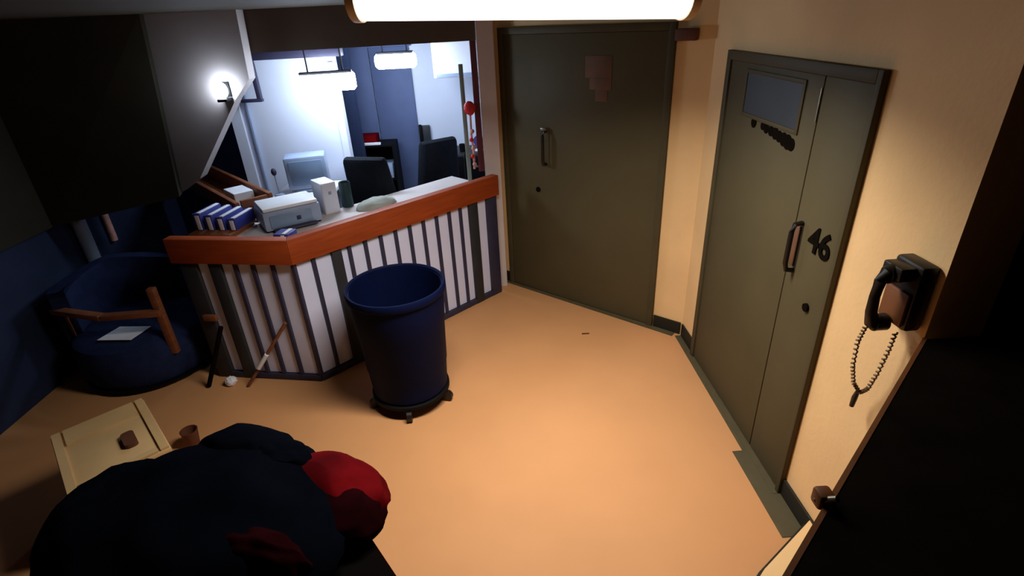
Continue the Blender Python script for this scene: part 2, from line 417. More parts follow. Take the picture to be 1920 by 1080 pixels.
# left face: posts and bars
def run(d, n, ang, cuts):
    """cuts: list of (t, half-width, kind) in order; panels fill the gaps"""
    for (ta, ha, ka), (tb, hb, kb) in zip(cuts, cuts[1:]):
        panel(d, n, ang, ta + ha, tb - hb)
    for t, hf, kd in cuts:
        if kd == 'bar': bar(d, n, ang, t)
        elif kd in ('post', 'bluepost'):
            obj('post', face_box(d, n, t - hf, t + hf, -.03, .025, .0, ZT, None, .004), M['post' if kd == 'post' else 'bar'], counter)
run(dl, nl, ang_l, [(0.0, .013, 'bar'), (.148, .013, 'bar'), (.29, .013, 'bar'), (.42, .013, 'bar'), (.565, .042, 'post'), (.76, .06, 'post')])
rc = [(0.0, .013, 'corner'), (.137, .013, 'bar'), (.305, .036, 'post')] + [(.409 + .1305 * i, .013, 'bar') for i in range(8)] + [(1.44, .008, 'bar')]
rc += [(1.575, .045, 'post'), (1.785, .055, 'bluepost')]
run(dr, nr, ang_r, rc)
# end return on the left, base trims, rails
obj('end_panel', face_box(dl, nl, .80, .83, -.5, .0, 0, ZT, None, .003), M['post'], counter)
obj('base_trim', face_box(dl, nl, -.005, .82, -.005, .022, 0, .048, None, .003), M['bar'], counter)
obj('base_trim', face_box(dr, nr, -.005, 1.84, -.005, .022, 0, .048, None, .003), M['bar'], counter)
# mitred wooden rail
def mitre(off):
    # intersection of both faces pushed out by off
    a = L0 + nl * off; b = L0 + nr * off
    den = dl.x * dr.y - dl.y * dr.x; t = ((b - a).x * dr.y - (b - a).y * dr.x) / den
    return a + dl * t
mo, mi = mitre(.045), mitre(-.03)
e_l = L0 + dl * (LL + .02); e_r = L0 + dr * LRt
r_l = nb(); b_prism(r_l, [mo, e_l + nl * .045, e_l - nl * .03, mi], ZT, 1.125)
bmesh.ops.bevel(r_l, geom=r_l.edges[:], offset=.006, segments=2, affect='EDGES', profile=.5)
obj('rail', r_l, M['wood'], counter)
r_r = nb(); b_prism(r_r, [mo, mi, e_r - nr * .03, e_r + nr * .045], ZT, 1.125)
bmesh.ops.bevel(r_r, geom=r_r.edges[:], offset=.006, segments=2, affect='EDGES', profile=.5)
obj('rail', r_r, M['wood'], counter)
# worktop behind the rail
wi, wo = mitre(-.035), mitre(-.52)
wt = nb(); b_prism(wt, [wi, e_l - nl * .035, e_l - nl * .5, wo, e_r - nr * .52 - dr * .06, e_r - nr * .035 - dr * .06], 1.0, 1.04)
worktop = solo('worktop', wt, M['worktop'], 'pale worktop running behind the wooden counter rail', 'worktop', smooth=False)
un = nb(); b_prism(un, [mitre(-.06), e_l - nl * .06 - dl * .05, e_l - nl * .45 - dl * .05, mitre(-.46), e_r - nr * .46 - dr * .08, e_r - nr * .06 - dr * .08], 0.0, 1.0)
obj('carcass', un, M['post'], counter, False)

# ---------------------------------------------------------------- rubbish bin on its dolly
bx, by = -.715, 2.985
dolly = thing('bin_dolly', 'low black round dolly with casters under the navy bin', 'dolly', (bx, by, 0))
d_ = nb(); b_lathe(d_, [(.0, .075), (.25, .075), (.262, .082), (.262, .105), (.25, .11), (.0, .11)], 48, (bx, by, 0)); obj('deck', d_, M['black'], dolly)
for i in range(5):
    a = 2 * PI * i / 5 + math.radians(-14)
    cx, cy = bx + .262 * math.cos(a), by + .262 * math.sin(a)
    br = nb(); b_tube(br, [(bx + .2 * math.cos(a), by + .2 * math.sin(a), .094), (bx + .245 * math.cos(a), by + .245 * math.sin(a), .094), (bx + .255 * math.cos(a), by + .255 * math.sin(a), .05)], .014)
    bo = obj('caster', br, M['black'], dolly)
    t = Vector((-math.sin(a), math.cos(a), 0)) * .016; p = Vector((bx + .255 * math.cos(a), by + .255 * math.sin(a), .038))
    wh = nb(); b_tube(wh, [p - t, p + t], .038, 20); obj('wheel', wh, M['phone'], bo)
binr = thing('rubbish_bin', 'large round navy blue plastic rubbish bin standing open before the counter', 'bin', (bx, by, .11))
bb = nb()
b_lathe(bb, [(0, .112), (.235, .112), (.25, .125), (.262, .30), (.266, .31), (.280, .60), (.284, .61), (.296, .80), (.296, .86), (.285, .86), (.283, .80), (.245, .14), (0, .135)], 64, (bx, by, 0))
obj('body', bb, M['bin'], binr)
rm = nb(); b_lathe(rm, [(.297, .825), (.308, .828), (.313, .84), (.313, .868), (.308, .88), (.300, .882), (.290, .872), (.288, .84), (.297, .825)], 64, (bx, by, 0)); obj('rim', rm, M['bin'], binr)

# ---------------------------------------------------------------- wall telephone
tel = thing('wall_telephone', 'black wall telephone with handset and hanging cord on the right wall', 'telephone', RW(LR - .095, 1.24))
sp_ = LR - .085
RWo = RW
def RW(s_, z_, off_=0.0): return RWo(s_, z_ - .035, off_)
obj('body', quad_box(RW, sp_ - .065, sp_ + .065, 1.30, 1.545, .002, .065, None, .014), M['phone'], tel)
obj('face_plate', quad_box(RW, sp_ - .055, sp_ + .055, 1.315, 1.44, .065, .078, None, .006), M['phone_brown'], tel)
cr_ = nb(); quad_box(RW, sp_ - .045, sp_ + .045, 1.485, 1.535, .065, .12, cr_, .008); obj('cradle', cr_, M['phone'], tel)
hs_ = nb()
hp = [(1.545, .11), (1.54, .13), (1.51, .146), (1.45, .15), (1.39, .146), (1.345, .132), (1.335, .115)]
b_tube(hs_, [RW(sp_ - .0, z, o) for z, o in hp], [.026, .024, .019, .017, .019, .024, .026], 14)
b_tube(hs_, [RW(sp_, 1.532, .085), RW(sp_, 1.532, .13)], .031, 18); b_tube(hs_, [RW(sp_, 1.345, .085), RW(sp_, 1.345, .13)], .031, 18)
obj('handset', hs_, M['phone'], tel)
cd = nb()
path = [RW(sp_ + .0, 1.33, .15), RW(sp_ - .01, 1.26, .155), RW(sp_ - .03, 1.14, .13), RW(sp_ - .05, 1.04, .09), RW(sp_ - .04, .995, .06), RW(sp_ - .02, 1.03, .05), RW(sp_ - .0, 1.12, .05), RW(sp_ + .01, 1.22, .045), RW(sp_ + .01, 1.305, .04)]
# coil the cord round the path
fine = []
for i in range(len(path) - 1):
    for k in range(24): fine.append(path[i].lerp(path[i + 1], k / 24))
for _ in range(14): fine = [fine[0]] + [(fine[i - 1] + fine[i] * 2 + fine[i + 1]) / 4 for i in range(1, len(fine) - 1)] + [fine[-1]]
coil = []
for i, p in enumerate(fine):
    t = (fine[min(i + 1, len(fine) - 1)] - fine[max(0, i - 1)]).normalized(); a = t.cross(Vector((.2, 1, .1))).normalized(); b = t.cross(a)
    ph = i * 1.3; coil.append(p + (a * math.cos(ph) + b * math.sin(ph)) * .006)
b_tube(cd, coil, .0038, 6); obj('cord', cd, M['cord'], tel)
tl = nb(); b_tube(tl, [RW(sp_ - .045, 1.0, .065), RW(sp_ - .055, .96, .062), RW(sp_ - .06, .915, .06)], [.008, .011, .009], 10); obj('cord_end', tl, M['phone'], tel)

RW = RWo
# ---------------------------------------------------------------- tall dark cabinet at the near right
cb = thing('dark_cabinet', 'dark brown chest-high cabinet at the lower right, in front of the telephone wall', 'cabinet', (1.5, .6, 0))
cpoly = [(1.395, 1.47), (.533, .665), (1.15, -.05), (2.25, .0), (2.25, 1.47)]
obj('body', b_prism(nb(), cpoly, 0, 1.27), M['cabinet'], cb, False)
tp = nb(); b_prism(tp, [(1.393, 1.475), (.520, .662), (1.15, -.07), (2.27, -.02), (2.27, 1.475)], 1.27, 1.30)
obj('top', tp, M['cabinet'], cb, False)
q0, q1 = Vector((1.393, 1.475)), Vector((.520, .662)); dd = (q1 - q0).normalized(); nn_ = Vector((-dd.y, dd.x)); nn_ = nn_ if nn_.x < 0 else -nn_
eb = nb(); b_prism(eb, [q0, q1, q1 + nn_ * .012, q0 + nn_ * .012], 1.265, 1.302); obj('edge_band', eb, M['edge'], cb, False)
kn = q0.lerp(q1, .78) + nn_ * .02
kb_ = nb(); b_box(kb_, (kn.x - .02, kn.y - .02, 1.285), (kn.x + .018, kn.y + .018, 1.33), .008); obj('latch', kb_, M['edge'], cb)
lk = nb(); b_tube(lk, [(kn.x - .015, kn.y + .0, 1.30), (kn.x + .01, kn.y - .03, 1.335)], .008, 10); obj('latch_pin', lk, M['chrome'], cb)

# ---------------------------------------------------------------- dark desk with heaped jacket at the near left
DZ = .72
def dpt(u, v):  # u along the right edge towards the camera, v to the left
    o = Vector((-.86, 1.70)); a = Vector((.605, -.796)); b = Vector((-.796, -.605)); return o + a * u + b * v
desk = thing('dark_desk', 'black-brown desk at the lower left under the jacket', 'desk', (-1.3, .9, 0))
tpb = nb(); b_prism(tpb, [dpt(0, 0), dpt(1.7, 0), dpt(1.7, 1.5), dpt(0, 1.5)], DZ - .035, DZ)
obj('desk_top', tpb, M['desk'], desk, False)
ed = nb(); b_prism(ed, [dpt(0, -.006), dpt(1.7, -.006), dpt(1.7, .0), dpt(0, .0)], DZ - .03, DZ - .004); obj('edge_band', ed, M['maroon'], desk, False)
for u_, v_ in ((.03, .03), (.03, 1.44), (1.64, .03), (1.64, 1.44)):
    lg = nb(); b_prism(lg, [dpt(u_, v_), dpt(u_ + .04, v_), dpt(u_ + .04, v_ + .04), dpt(u_, v_ + .04)], 0, DZ - .035); obj('leg', lg, M['desk'], desk, False)
mo_ = nb(); b_prism(mo_, [dpt(.05, .06), dpt(1.62, .06), dpt(1.62, .08), dpt(.05, .08)], .25, DZ - .035); obj('modesty_panel', mo_, M['desk'], desk, False)

jk = thing('jacket', 'dark navy jacket with a red sleeve heaped on the desk at the lower left', 'jacket', (-1.0, 1.35, DZ))
def lump(parent, name, m, items, n=2):
    q = nb()
    for it in items: b_blob(q, *it)
    for v in q.verts: v.co.z = max(v.co.z, DZ + .002)
    return obj(name, q, m, parent)
lump(jk, 'body', M['jacket'], [((-1.08, 1.26, DZ + .10), (.46, .36, .15), (0, .05, -.25), .09, 1.3, 1),
                               ((-1.08, 1.60, DZ + .10), (.20, .13, .12), (0, 0, -.15), .10, 1.4, 5),
                               ((-1.42, 1.34, DZ + .07), (.24, .27, .13), (0, 0, .4), .09, 1.4, 9)])
so = lump(jk, 'sleeve', M['red_cloth'], [((-.70, 1.45, DZ + .06), (.215, .14, .10), (0, .10, -.42), .09, 1.3, 3)])
lump(so, 'sleeve_shade', M['maroon'], [((-.70, 1.38, DZ + .055), (.215, .14, .085), (0, .05, -.42), .08, 1.4, 13)])  # darker copy of the sleeve: its shaded near side put into colour
lump(jk, 'lining', M['maroon'], [((-.84, 1.12, DZ + .11), (.17, .08, .12), (0, 0, -.2), .10, 1.5, 11)])
lump(jk, 'collar', M['jacket'], [((-.90, 1.53, DZ + .12), (.15, .10, .08), (0, .25, -.35), .12, 1.5, 21)])

# ---------------------------------------------------------------- beige storage box at the left edge
BT = .45
o_ = Vector((-2.18, 2.54)); ba = Vector((.68, -.733)).normalized(); bb_ = Vector((-.733, -.68)).normalized()
def bpt(u_, v_): return o_ + ba * u_ + bb_ * v_
sbx = thing('storage_box', 'beige plastic storage box with a dark slot in its lid at the left edge', 'box', (*bpt(.28, .22), 0))
bo_ = nb(); b_prism(bo_, [bpt(.02, .02), bpt(.56, .02), bpt(.56, .42), bpt(.02, .42)], 0, BT - .04); obj('tub', bo_, M['beige_plastic'], sbx, False)
ldm = nb(); b_prism(ldm, [bpt(0, 0), bpt(.58, 0), bpt(.58, .44), bpt(0, .44)], BT - .045, BT - .012)
bmesh.ops.bevel(ldm, geom=ldm.edges[:], offset=.008, segments=2, affect='EDGES', profile=.5)
lid = obj('lid', ldm, M['beige_plastic'], sbx)
for (ua, ub, va, vb) in ((.0, .58, .0, .05), (.0, .58, .39, .44), (.0, .16, .05, .39), (.53, .58, .05, .39)):
    rb = nb(); b_prism(rb, [bpt(ua + .006, va + .006), bpt(ub - .006, va + .006), bpt(ub - .006, vb - .006), bpt(ua + .006, vb - .006)], BT - .012, BT); obj('lid_rib', rb, M['beige_plastic'], lid, False)
st = nb(); b_prism(st, [bpt(.30, .11), bpt(.43, .11), bpt(.43, .17), bpt(.30, .17)], BT - .012, BT + .012)
bmesh.ops.bevel(st, geom=[e for e in st.edges if abs(e.verts[0].co.z - e.verts[1].co.z) > .01], offset=.02, segments=4, affect='EDGES', profile=.5)
obj('slot', st, M['brown'], lid)
cup = nb(); b_lathe(cup, [(0, .0), (.035, 0), (.05, .11), (.052, .115), (.046, .115), (.032, .01), (0, .008)], 28, (-2.06, 2.62, 0))
solo('cup', cup, M['brown'], 'small brown cup on the floor beside the beige box', 'cup')

# ---------------------------------------------------------------- navy armchair at the left
ac = thing('armchair', 'navy upholstered tub armchair with brown wooden arm rails at the left edge', 'armchair', (-2.84, 3.62, 0))
se = nb(); b_lathe(se, [(0, .03), (.38, .03), (.44, .05), (.475, .12), (.475, .30), (.455, .36), (.40, .395), (.2, .41), (0, .412)], 48, (-2.84, 3.62, 0)); so_ = obj('seat', se, M['navy_fabric'], ac)
pl = nb(); b_lathe(pl, [(.40, .0), (.43, .0), (.47, .03), (.47, .05), (.40, .05), (.40, .0)], 48, (-2.84, 3.62, 0)); obj('plinth', pl, M['black'], ac)
bkp = []
bk = nb()
rows = []
for j in range(9):
    z = .36 + .055 * j; row = []
    for side in (0, 1):
        R_ = .47 - side * .10 - .02 * j * 0
        for i in range(17):
            a = math.radians(60 + 150 * i / 16); row.append((-2.84 + R_ * math.cos(a), 3.62 + R_ * math.sin(a), z - (.10 * abs(i - 8) / 8 if j == 8 else 0)))
    rows.append([bk.verts.new(p) for p in row])
for a_, b_ in zip(rows, rows[1:]):
    for i in range(16):
        bk.faces.new((a_[i], a_[i + 1], b_[i + 1], b_[i])); bk.faces.new((a_[17 + i + 1], a_[17 + i], b_[17 + i], b_[17 + i + 1]))
    bk.faces.new((a_[17], a_[0], b_[0], b_[17])); bk.faces.new((a_[16], a_[33], b_[33], b_[16]))
for i in range(16): bk.faces.new((rows[-1][i], rows[-1][i + 1], rows[-1][17 + i + 1], rows[-1][17 + i])); bk.faces.new((rows[0][i + 1], rows[0][i], rows[0][17 + i], rows[0][17 + i + 1]))
bmesh.ops.recalc_face_normals(bk, faces=bk.faces[:])
obj('backrest', bk, M['navy_fabric'], ac)
# wooden arm rails: near one along the left part, posts
for pts in ([(-3.28, 3.42, .60), (-2.84, 3.28, .60), (-2.44, 3.30, .60)],):
    for p_, q_ in zip(pts, pts[1:]):
        v = Vector(q_) - Vector(p_); mw = Matrix.Translation(p_) @ Matrix.Rotation(math.atan2(v.y, v.x), 4, 'Z')
        obj('arm_rail', b_box(nb(), (0, -.03, -.02), (v.length, .03, .02), .006, mw), M['wood2'], ac)
for x, y, zt in ((-2.47, 3.33, .78), (-3.22, 3.43, .60)):
    obj('arm_post', b_box(nb(), (x - .025, y - .025, .25), (x + .025, y + .025, zt), .006), M['wood2'], ac)
ppr = nb(); b_extr(ppr, [(-2.95, 3.28, .4145), (-2.70, 3.26, .4145), (-2.66, 3.44, .4145), (-2.90, 3.46, .4145)], (0, 0, .004))
solo('paper_sheet', ppr, M['paper'], 'white paper sheet lying on the navy armchair seat', 'paper', smooth=False)

# wooden shelf bracket seen between counter end and post
solo('wooden_board', face_box(dl, nl, .655, .755, .030, .06, .51, .555, None, .004), M['wood2'], 'short brown wooden block fixed low on the counter front', 'block')
# stick leaning against the panels and a dark one beside the post
sk = thing('leaning_stick', 'thin brown stick with a painted white highlight leaning on the white counter panels', 'stick', (-1.98, 3.22, 0))
s0_, s1_ = Vector((-1.95, 3.20, .01)), Vector((-1.575, 3.235, .50))
b_ = nb(); b_tube(b_, [s0_, s0_.lerp(s1_, .5), s1_], .012, 10); obj('shaft', b_, M['wood2'], sk)
w_ = nb(); b_tube(w_, [s0_.lerp(s1_, .30) + Vector((0, -.012, 0)), s0_.lerp(s1_, .52) + Vector((0, -.012, 0))], .016, 10); obj('tag', w_, M['white'], sk)  # white piece stands in for a highlight on the shaft
b_ = nb(); b_tube(b_, [(-2.25, 3.22, .012), (-2.13, 3.23, .27), (-2.02, 3.225, .50)], .016, 10)
solo('dark_stick', b_, M['cabinet'], 'dark brown stick leaning on the charcoal counter post', 'stick')
cr2 = nb(); b_blob(cr2, (-2.09, 3.24, .032), (.036, .032, .03), (0, 0, 0), .3, 3, 4, 20, 14)
solo('crumpled_paper', cr2, M['paper'], 'small crumpled white paper on the floor by the counter foot', 'paper')

# conduits on the left wall
for y, r_, m_, z0_, z1_, lab in ((4.10, .05, 'grey_plastic', 0.0, 1.07, 'pale blue-grey vertical pipe on the dark left wall'), (4.42, .028, 'pink', .75, 1.10, 'short pinkish pipe on the dark left wall')):
    c_ = nb(); b_tube(c_, [(-3.45 + r_ + .002, y, z0_), (-3.45 + r_ + .002, y, z1_)], r_, 16); solo('pipe', c_, M[m_], lab, 'pipe')

# ---------------------------------------------------------------- hanging beam over the counter
bmn = thing('hanging_frame', 'dark steel frame hanging under the ceiling behind the counter', 'frame', (-1.8, 4.84, 1.775))
obj('beam', b_box(nb(), (-2.06, 4.80, 2.10), (-1.28, 4.88, 2.17), .004), M['bar'], bmn)
obj('drop_post', b_box(nb(), (-2.06, 4.815, 1.80), (-2.025, 4.865, 2.10), .004), M['bar'], bmn)
obj('foot', b_box(nb(), (-2.20, 4.815, 1.775), (-2.02, 4.865, 1.80), .004), M['bar'], bmn)
for x in (-2.03, -1.32): obj('hanger', b_box(nb(), (x - .015, 4.825, 2.17), (x + .015, 4.855, CEIL), .002), M['bar'], bmn)

# ---------------------------------------------------------------- cool lamps
def pendant(name, label, x, y, z, L, D, rz=0):
    t = thing(name, label, 'lamp', (x, y, CEIL), local=True, rz=rz, group='cool lamps behind the counter')
    t.location = (x, y, z)
    q = nb(); b_tube(q, [(-L / 2, 0, 0), (-L / 2 + .02, 0, 0), (L / 2 - .02, 0, 0), (L / 2, 0, 0)], [D * .7, D, D, D * .7], 18); obj('tube', q, M['cool'], t)
    q = nb(); b_box(q, (-L / 2 + .02, -D * .5, D * .8), (L / 2 - .02, D * .5, D * .8 + .025), .005); obj('reflector', q, M['post'], t)
    for s in (-1, 1):
        q = nb(); b_tube(q, [(s * L * .3, 0, D * .7 + .03), (s * L * .3, 0, CEIL - z)], .006, 8); obj('stem', q, M['post'], t)
    return t
pendant('pendant_lamp', 'larger glowing white lamp hanging over the counter, left of the two', -1.36, 4.55, 1.93, .44, .07, math.radians(12))
pendant('pendant_lamp', 'smaller glowing white lamp farther back, right of the two', -.91, 5.2, 2.02, .36, .065)
bl = thing('bulkhead_lamp', 'small bright lamp at the slanting edge of the grey stair panel', 'lamp', (-2.06, 4.27, 1.93))
q = nb(); b_blob(q, (-2.05, 4.215, 1.94), (.05, .035, .06), (0, 0, 0), 0, 1, 0, 24, 16); obj('globe', q, M['cool'], bl)
obj('bracket', b_box(nb(), (-2.085, 4.19, 1.86), (-2.015, 4.298, 1.88), .004), M['black'], bl)
obj('back_plate', b_box(nb(), (-2.085, 4.285, 1.885), (-2.015, 4.299, 1.99), .003), M['black'], bl)

# ---------------------------------------------------------------- things in the office
# tall slate doors in the far recess
dr3 = Dempty('door_3', (-1.35, 6.15, 0), 'slate blue double door at the back of the office')
for x0, x1 in ((-1.80, -1.36), (-1.35, -.93)):
    lf = obj('leaf', b_box(nb(), (x0, 6.16, .01), (x1, 6.195, 2.1), .004), M['steel_grey'], dr3)
obj('head', b_box(nb(), (-1.84, 6.15, 2.1), (-.90, 6.198, 2.16), .004), M['steel_grey'], dr3)
obj('handle', b_box(nb(), (-1.33, 6.12, .98), (-1.30, 6.16, 1.12), .005), M['chrome'], dr3)
struct('wall_office_recess', b_box(nb(), (-1.9, 6.2, 0), (-1.6, 6.34, CEIL)), M['steel_grey'])
struct('wall_office_recess_side', b_box(nb(), (-1.96, 5.62, 0), (-1.86, 6.34, CEIL)), M['steel_grey'])
# jamb edges on the bright wall
for i, (x0, x1) in enumerate(((-2.40, -2.30), (-2.245, -2.225), (-1.46, -1.40))):
    struct('trim_%d' % (i + 3), b_box(nb(), (x0, 4.97, 0), (x1, 5.0, 2.05 if i else 2.0), .003), M['office' if i != 1 else 'grey_plastic'])
# white wall unit high on the right
wu = thing('wall_unit', 'white boxy air unit hanging high beside the maroon post', 'air unit', (-.37, 5.65, 1.82))
obj('case', b_box(nb(), (-.625, 5.55, 1.82), (-.15, 5.75, 2.145), .012), M['white'], wu)
obj('grille', b_box(nb(), (-.60, 5.542, 1.83), (-.17, 5.55, 1.86), .002), M['grey_plastic'], wu)
obj('bracket', b_box(nb(), (-.149, 5.58, 1.9), (-.102, 5.72, 2.1), .003), M['grey_plastic'], wu)
# maroon post at the end of the counter with hanging red lanyard
mp_ = solo('maroon_post', b_box(nb(), (-.215, 4.635, 1.126), (-.165, 4.69, 2.17), .005), M['maroon_post'], 'maroon post rising from the right end of the counter rail', 'post')
gs = solo('green_strip', b_box(nb(), (-.32, 4.66, 1.041), (-.285, 4.70, 2.0), .004), M['greenish'], 'thin grey-green upright beside the maroon post', 'post')
ly = thing('lanyard', 'red ball and pale beaded lanyard hanging on the maroon post', 'lanyard', (-.245, 4.60, 1.15))
q = nb(); b_blob(q, (-.252, 4.60, 1.665), (.045, .03, .055), (0, 0, 0), .08, 2, 2, 24, 16); obj('ball', q, M['red'], ly)
q = nb(); b_tube(q, [(-.25, 4.605, 1.62), (-.255, 4.605, 1.45), (-.245, 4.605, 1.3), (-.25, 4.605, 1.16)], .010, 8); obj('strap', q, M['pink'], ly)
for i in range(5):
    q = nb(); b_blob(q, (-.25 + .006 * (-1) ** i, 4.595, 1.48 - i * .07), (.018, .015, .018), (0, 0, 0), .05, 2, i, 14, 10); obj('bead', q, M['red' if i % 2 else 'pink'], ly)

# office chairs
def office_chair(x, y, rz, label):
    t = thing('office_chair', label, 'chair', (x, y, 0), group='black office chairs', local=True, rz=rz)
    q = nb(); b_box(q, (-.25, -.25, .46), (.25, .25, .55), .035); obj('seat', q, M['fabric'], t)
    q = nb(); b_box(q, (-.24, -.05, -.33), (.24, .05, .33), .045)
    for v in q.verts:
        f_ = (v.co.z + .33) / .66; v.co.x *= 1 - .22 * f_ ** 2; v.co.y += .06 * (1 - (v.co.x / .24) ** 2)
    bmesh.ops.transform(q, matrix=Matrix.Translation((0, .27, 1.02)) @ Matrix.Rotation(-.14, 4, 'X'), verts=q.verts)
    obj('backrest', q, M['fabric'], t)
    q = nb(); b_tube(q, [(0, .15, .46), (0, .27, .5), (0, .30, .75)], .02, 10); obj('back_bar', q, M['black'], t)
    for s in (-1, 1):
        q = nb(); b_tube(q, [(s * .24, .05, .48), (s * .30, .05, .50), (s * .31, .03, .70)], .015, 10); ar = obj('arm', q, M['black'], t)
        q = nb(); b_box(q, (s * .31 - .035, -.16, .70), (s * .31 + .035, .12, .73), .012); obj('arm_pad', q, M['black'], ar)
    q = nb(); b_tube(q, [(0, 0, .08), (0, 0, .46)], .028, 14); obj('column', q, M['black'], t)
    for i in range(5):
        a = 2 * PI * i / 5; q = nb(); b_tube(q, [(0, 0, .11), (.29 * math.cos(a), .29 * math.sin(a), .075)], [.026, .018], 8); lg = obj('leg', q, M['black'], t)
        c_ = Vector((.29 * math.cos(a), .29 * math.sin(a), .03)); tt = Vector((-math.sin(a), math.cos(a), 0)) * .02
        q = nb(); b_tube(q, [c_ - tt, c_ + tt], .03, 14); obj('caster', q, M['black'], lg)
    return t
office_chair(-1.07, 4.81, math.radians(165), 'black office chair nearest behind the counter, back to the counter')
office_chair(-.79, 5.35, math.radians(215), 'black office chair farther back, left of the dark filing cabinets')

# printer on worktop
pr = thing('printer', 'low grey-blue desktop printer on the worktop behind the rail', 'printer', (-1.60, 3.79, 1.04), local=True, rz=math.radians(33))
obj('case', b_box(nb(), (-.20, -.15, .012), (.20, .15, .15), .014), M['grey_plastic'], pr)
obj('front_panel', b_box(nb(), (-.16, -.158, .03), (.13, -.148, .12), .004), M['screen'], pr)
obj('output_tray', b_box(nb(), (-.15, -.20, .012), (.15, -.15, .026), .004), M['bar'], pr)
obj('lid', b_box(nb(), (-.19, -.14, .15), (.19, .14, .175), .008), M['white'], pr)
obj('button', b_box(nb(), (.02, -.164, .06), (.05, -.158, .09), .003), M['bar'], pr)
for sx in (-1, 1): obj('foot', b_box(nb(), (sx * .17 - .02, -.13, 0), (sx * .17 + .02, .13, .012), .002), M['black'], pr)
# monitor behind
mn = thing('monitor', 'grey-blue boxy monitor behind the printer against the bright wall', 'monitor', (-1.71, 4.66, 1.04), local=True, rz=math.radians(14))
obj('stand', b_box(nb(), (-.12, -.09, 0), (.12, .09, .03), .006), M['grey_plastic'], mn)
obj('case', b_box(nb(), (-.17, -.10, .03), (.17, .12, .31), .02), M['grey_plastic'], mn)
obj('screen', b_box(nb(), (-.135, -.106, .07), (.135, -.099, .275), .003), M['screen'], mn)
dk = thing('side_desk', 'white side desk under the monitor along the bright wall', 'desk', (-1.8, 4.6, 0))
obj('top', b_box(nb(), (-2.0, 4.42, 1.0), (-1.5, 4.92, 1.04), .004), M['white'], dk)
for x, y in ((-1.96, 4.46), (-1.54, 4.46), (-1.96, 4.88), (-1.54, 4.88)): obj('leg', b_box(nb(), (x - .02, y - .02, 0), (x + .02, y + .02, 1.0), .003), M['grey_plastic'], dk)
# desk phone stalk / microphone
mc = thing('desk_microphone', 'small desk microphone with dark round head left of the monitor', 'microphone', (-1.94, 4.52, 1.04))
q = nb(); b_lathe(q, [(0, 1.041), (.04, 1.041), (.04, 1.055), (0, 1.06)], 20, (-1.94, 4.52, 0)); obj('base', q, M['grey_plastic'], mc)
q = nb(); b_tube(q, [(-1.94, 4.52, 1.05), (-1.945, 4.52, 1.22)], .006, 8); obj('stalk', q, M['grey_plastic'], mc)
q = nb(); b_blob(q, (-1.946, 4.52, 1.245), (.022, .022, .032), (0, 0, 0), .02, 2, 1, 18, 12); obj('head', q, M['bar'], mc)
# white tower, green canister, papers on the worktop
tw = thing('white_tower', 'upright white computer tower on the worktop beside the printer', 'computer', (-1.385, 4.03, 1.04), local=True, rz=math.radians(38))
obj('case', b_box(nb(), (-.06, -.10, 0), (.06, .10, .24), .008), M['white'], tw)
obj('front', b_box(nb(), (-.055, -.106, .01), (.055, -.10, .23), .003), M['office'], tw)
obj('button', b_box(nb(), (-.012, -.110, .15), (.012, -.106, .175), .002), M['grey_plastic'], tw)
q = nb(); b_lathe(q, [(0, 0), (.042, 0), (.045, .01), (.045, .19), (.04, .20), (.035, .195), (.035, .02), (0, .015)], 28, (-1.25, 4.11, 1.04)); solo('canister', q, M['green'], 'dark green cylindrical canister next to the white tower', 'canister')
q = nb(); b_blob(q, (-1.02, 4.08, 1.045), (.16, .09, .06), (0, 0, .7), .10, 1.5, 6, 30, 16)
for v in q.verts: v.co.z = max(v.co.z, 1.041)
solo('paper_pile', q, mat('grey_green_paper', (150, 156, 150), .8, .1, 8), 'slumped pile of grey-green papers on the worktop near the black chair', 'papers')

# wooden rack with striped binders on the left end of the worktop
rk = thing('counter_wing', 'narrow rear counter wing with two brown wooden rails running back from the printer', 'counter', (-2.3, 4.6, 0))
ra, rb2 = Vector((-2.92, 5.28)), Vector((-1.80, 4.06)); dk_ = (rb2 - ra).normalized(); nk = Vector((-dk_.y, dk_.x)); nk = nk if nk.y < 0 else -nk
def rbox(u0_, u1_, v0_, v1_, z0_, z1_, bev=.004):
    P = lambda s, z, off=0.0: Vector((*(ra + dk_ * s + nk * off), z)); return quad_box(P, u0_, u1_, z0_, z1_, v0_, v1_, None, bev)
RLn = (rb2 - ra).length
obj('back_rail', rbox(0, RLn, 0, .035, 1.08, 1.20), M['wood2'], rk)
obj('front_rail', rbox(0, RLn - .05, .24, .275, 1.08, 1.17), M['wood2'], rk)
obj('bottom_board', rbox(.0, RLn, .0, .275, 1.06, 1.08), M['wood2'], rk)
obj('end_board', rbox(RLn - .03, RLn, .035, .24, 1.08, 1.19), M['wood2'], rk); obj('end_board', rbox(0, .03, .035, .24, 1.08, 1.19), M['wood2'], rk)
obj('carcass', rbox(.02, RLn - .02, .02, .255, 0, 1.06), M['post'], rk)
solo('white_folder', rbox(1.18, 1.42, .06, .21, 1.081, 1.19), M['paper'], 'white folder lying between the two wooden rails', 'folder', smooth=False)
sh = thing('rack_shelf', 'low brown wooden shelf carrying the striped binders', 'shelf', (-2.1, 3.72, 1.04))
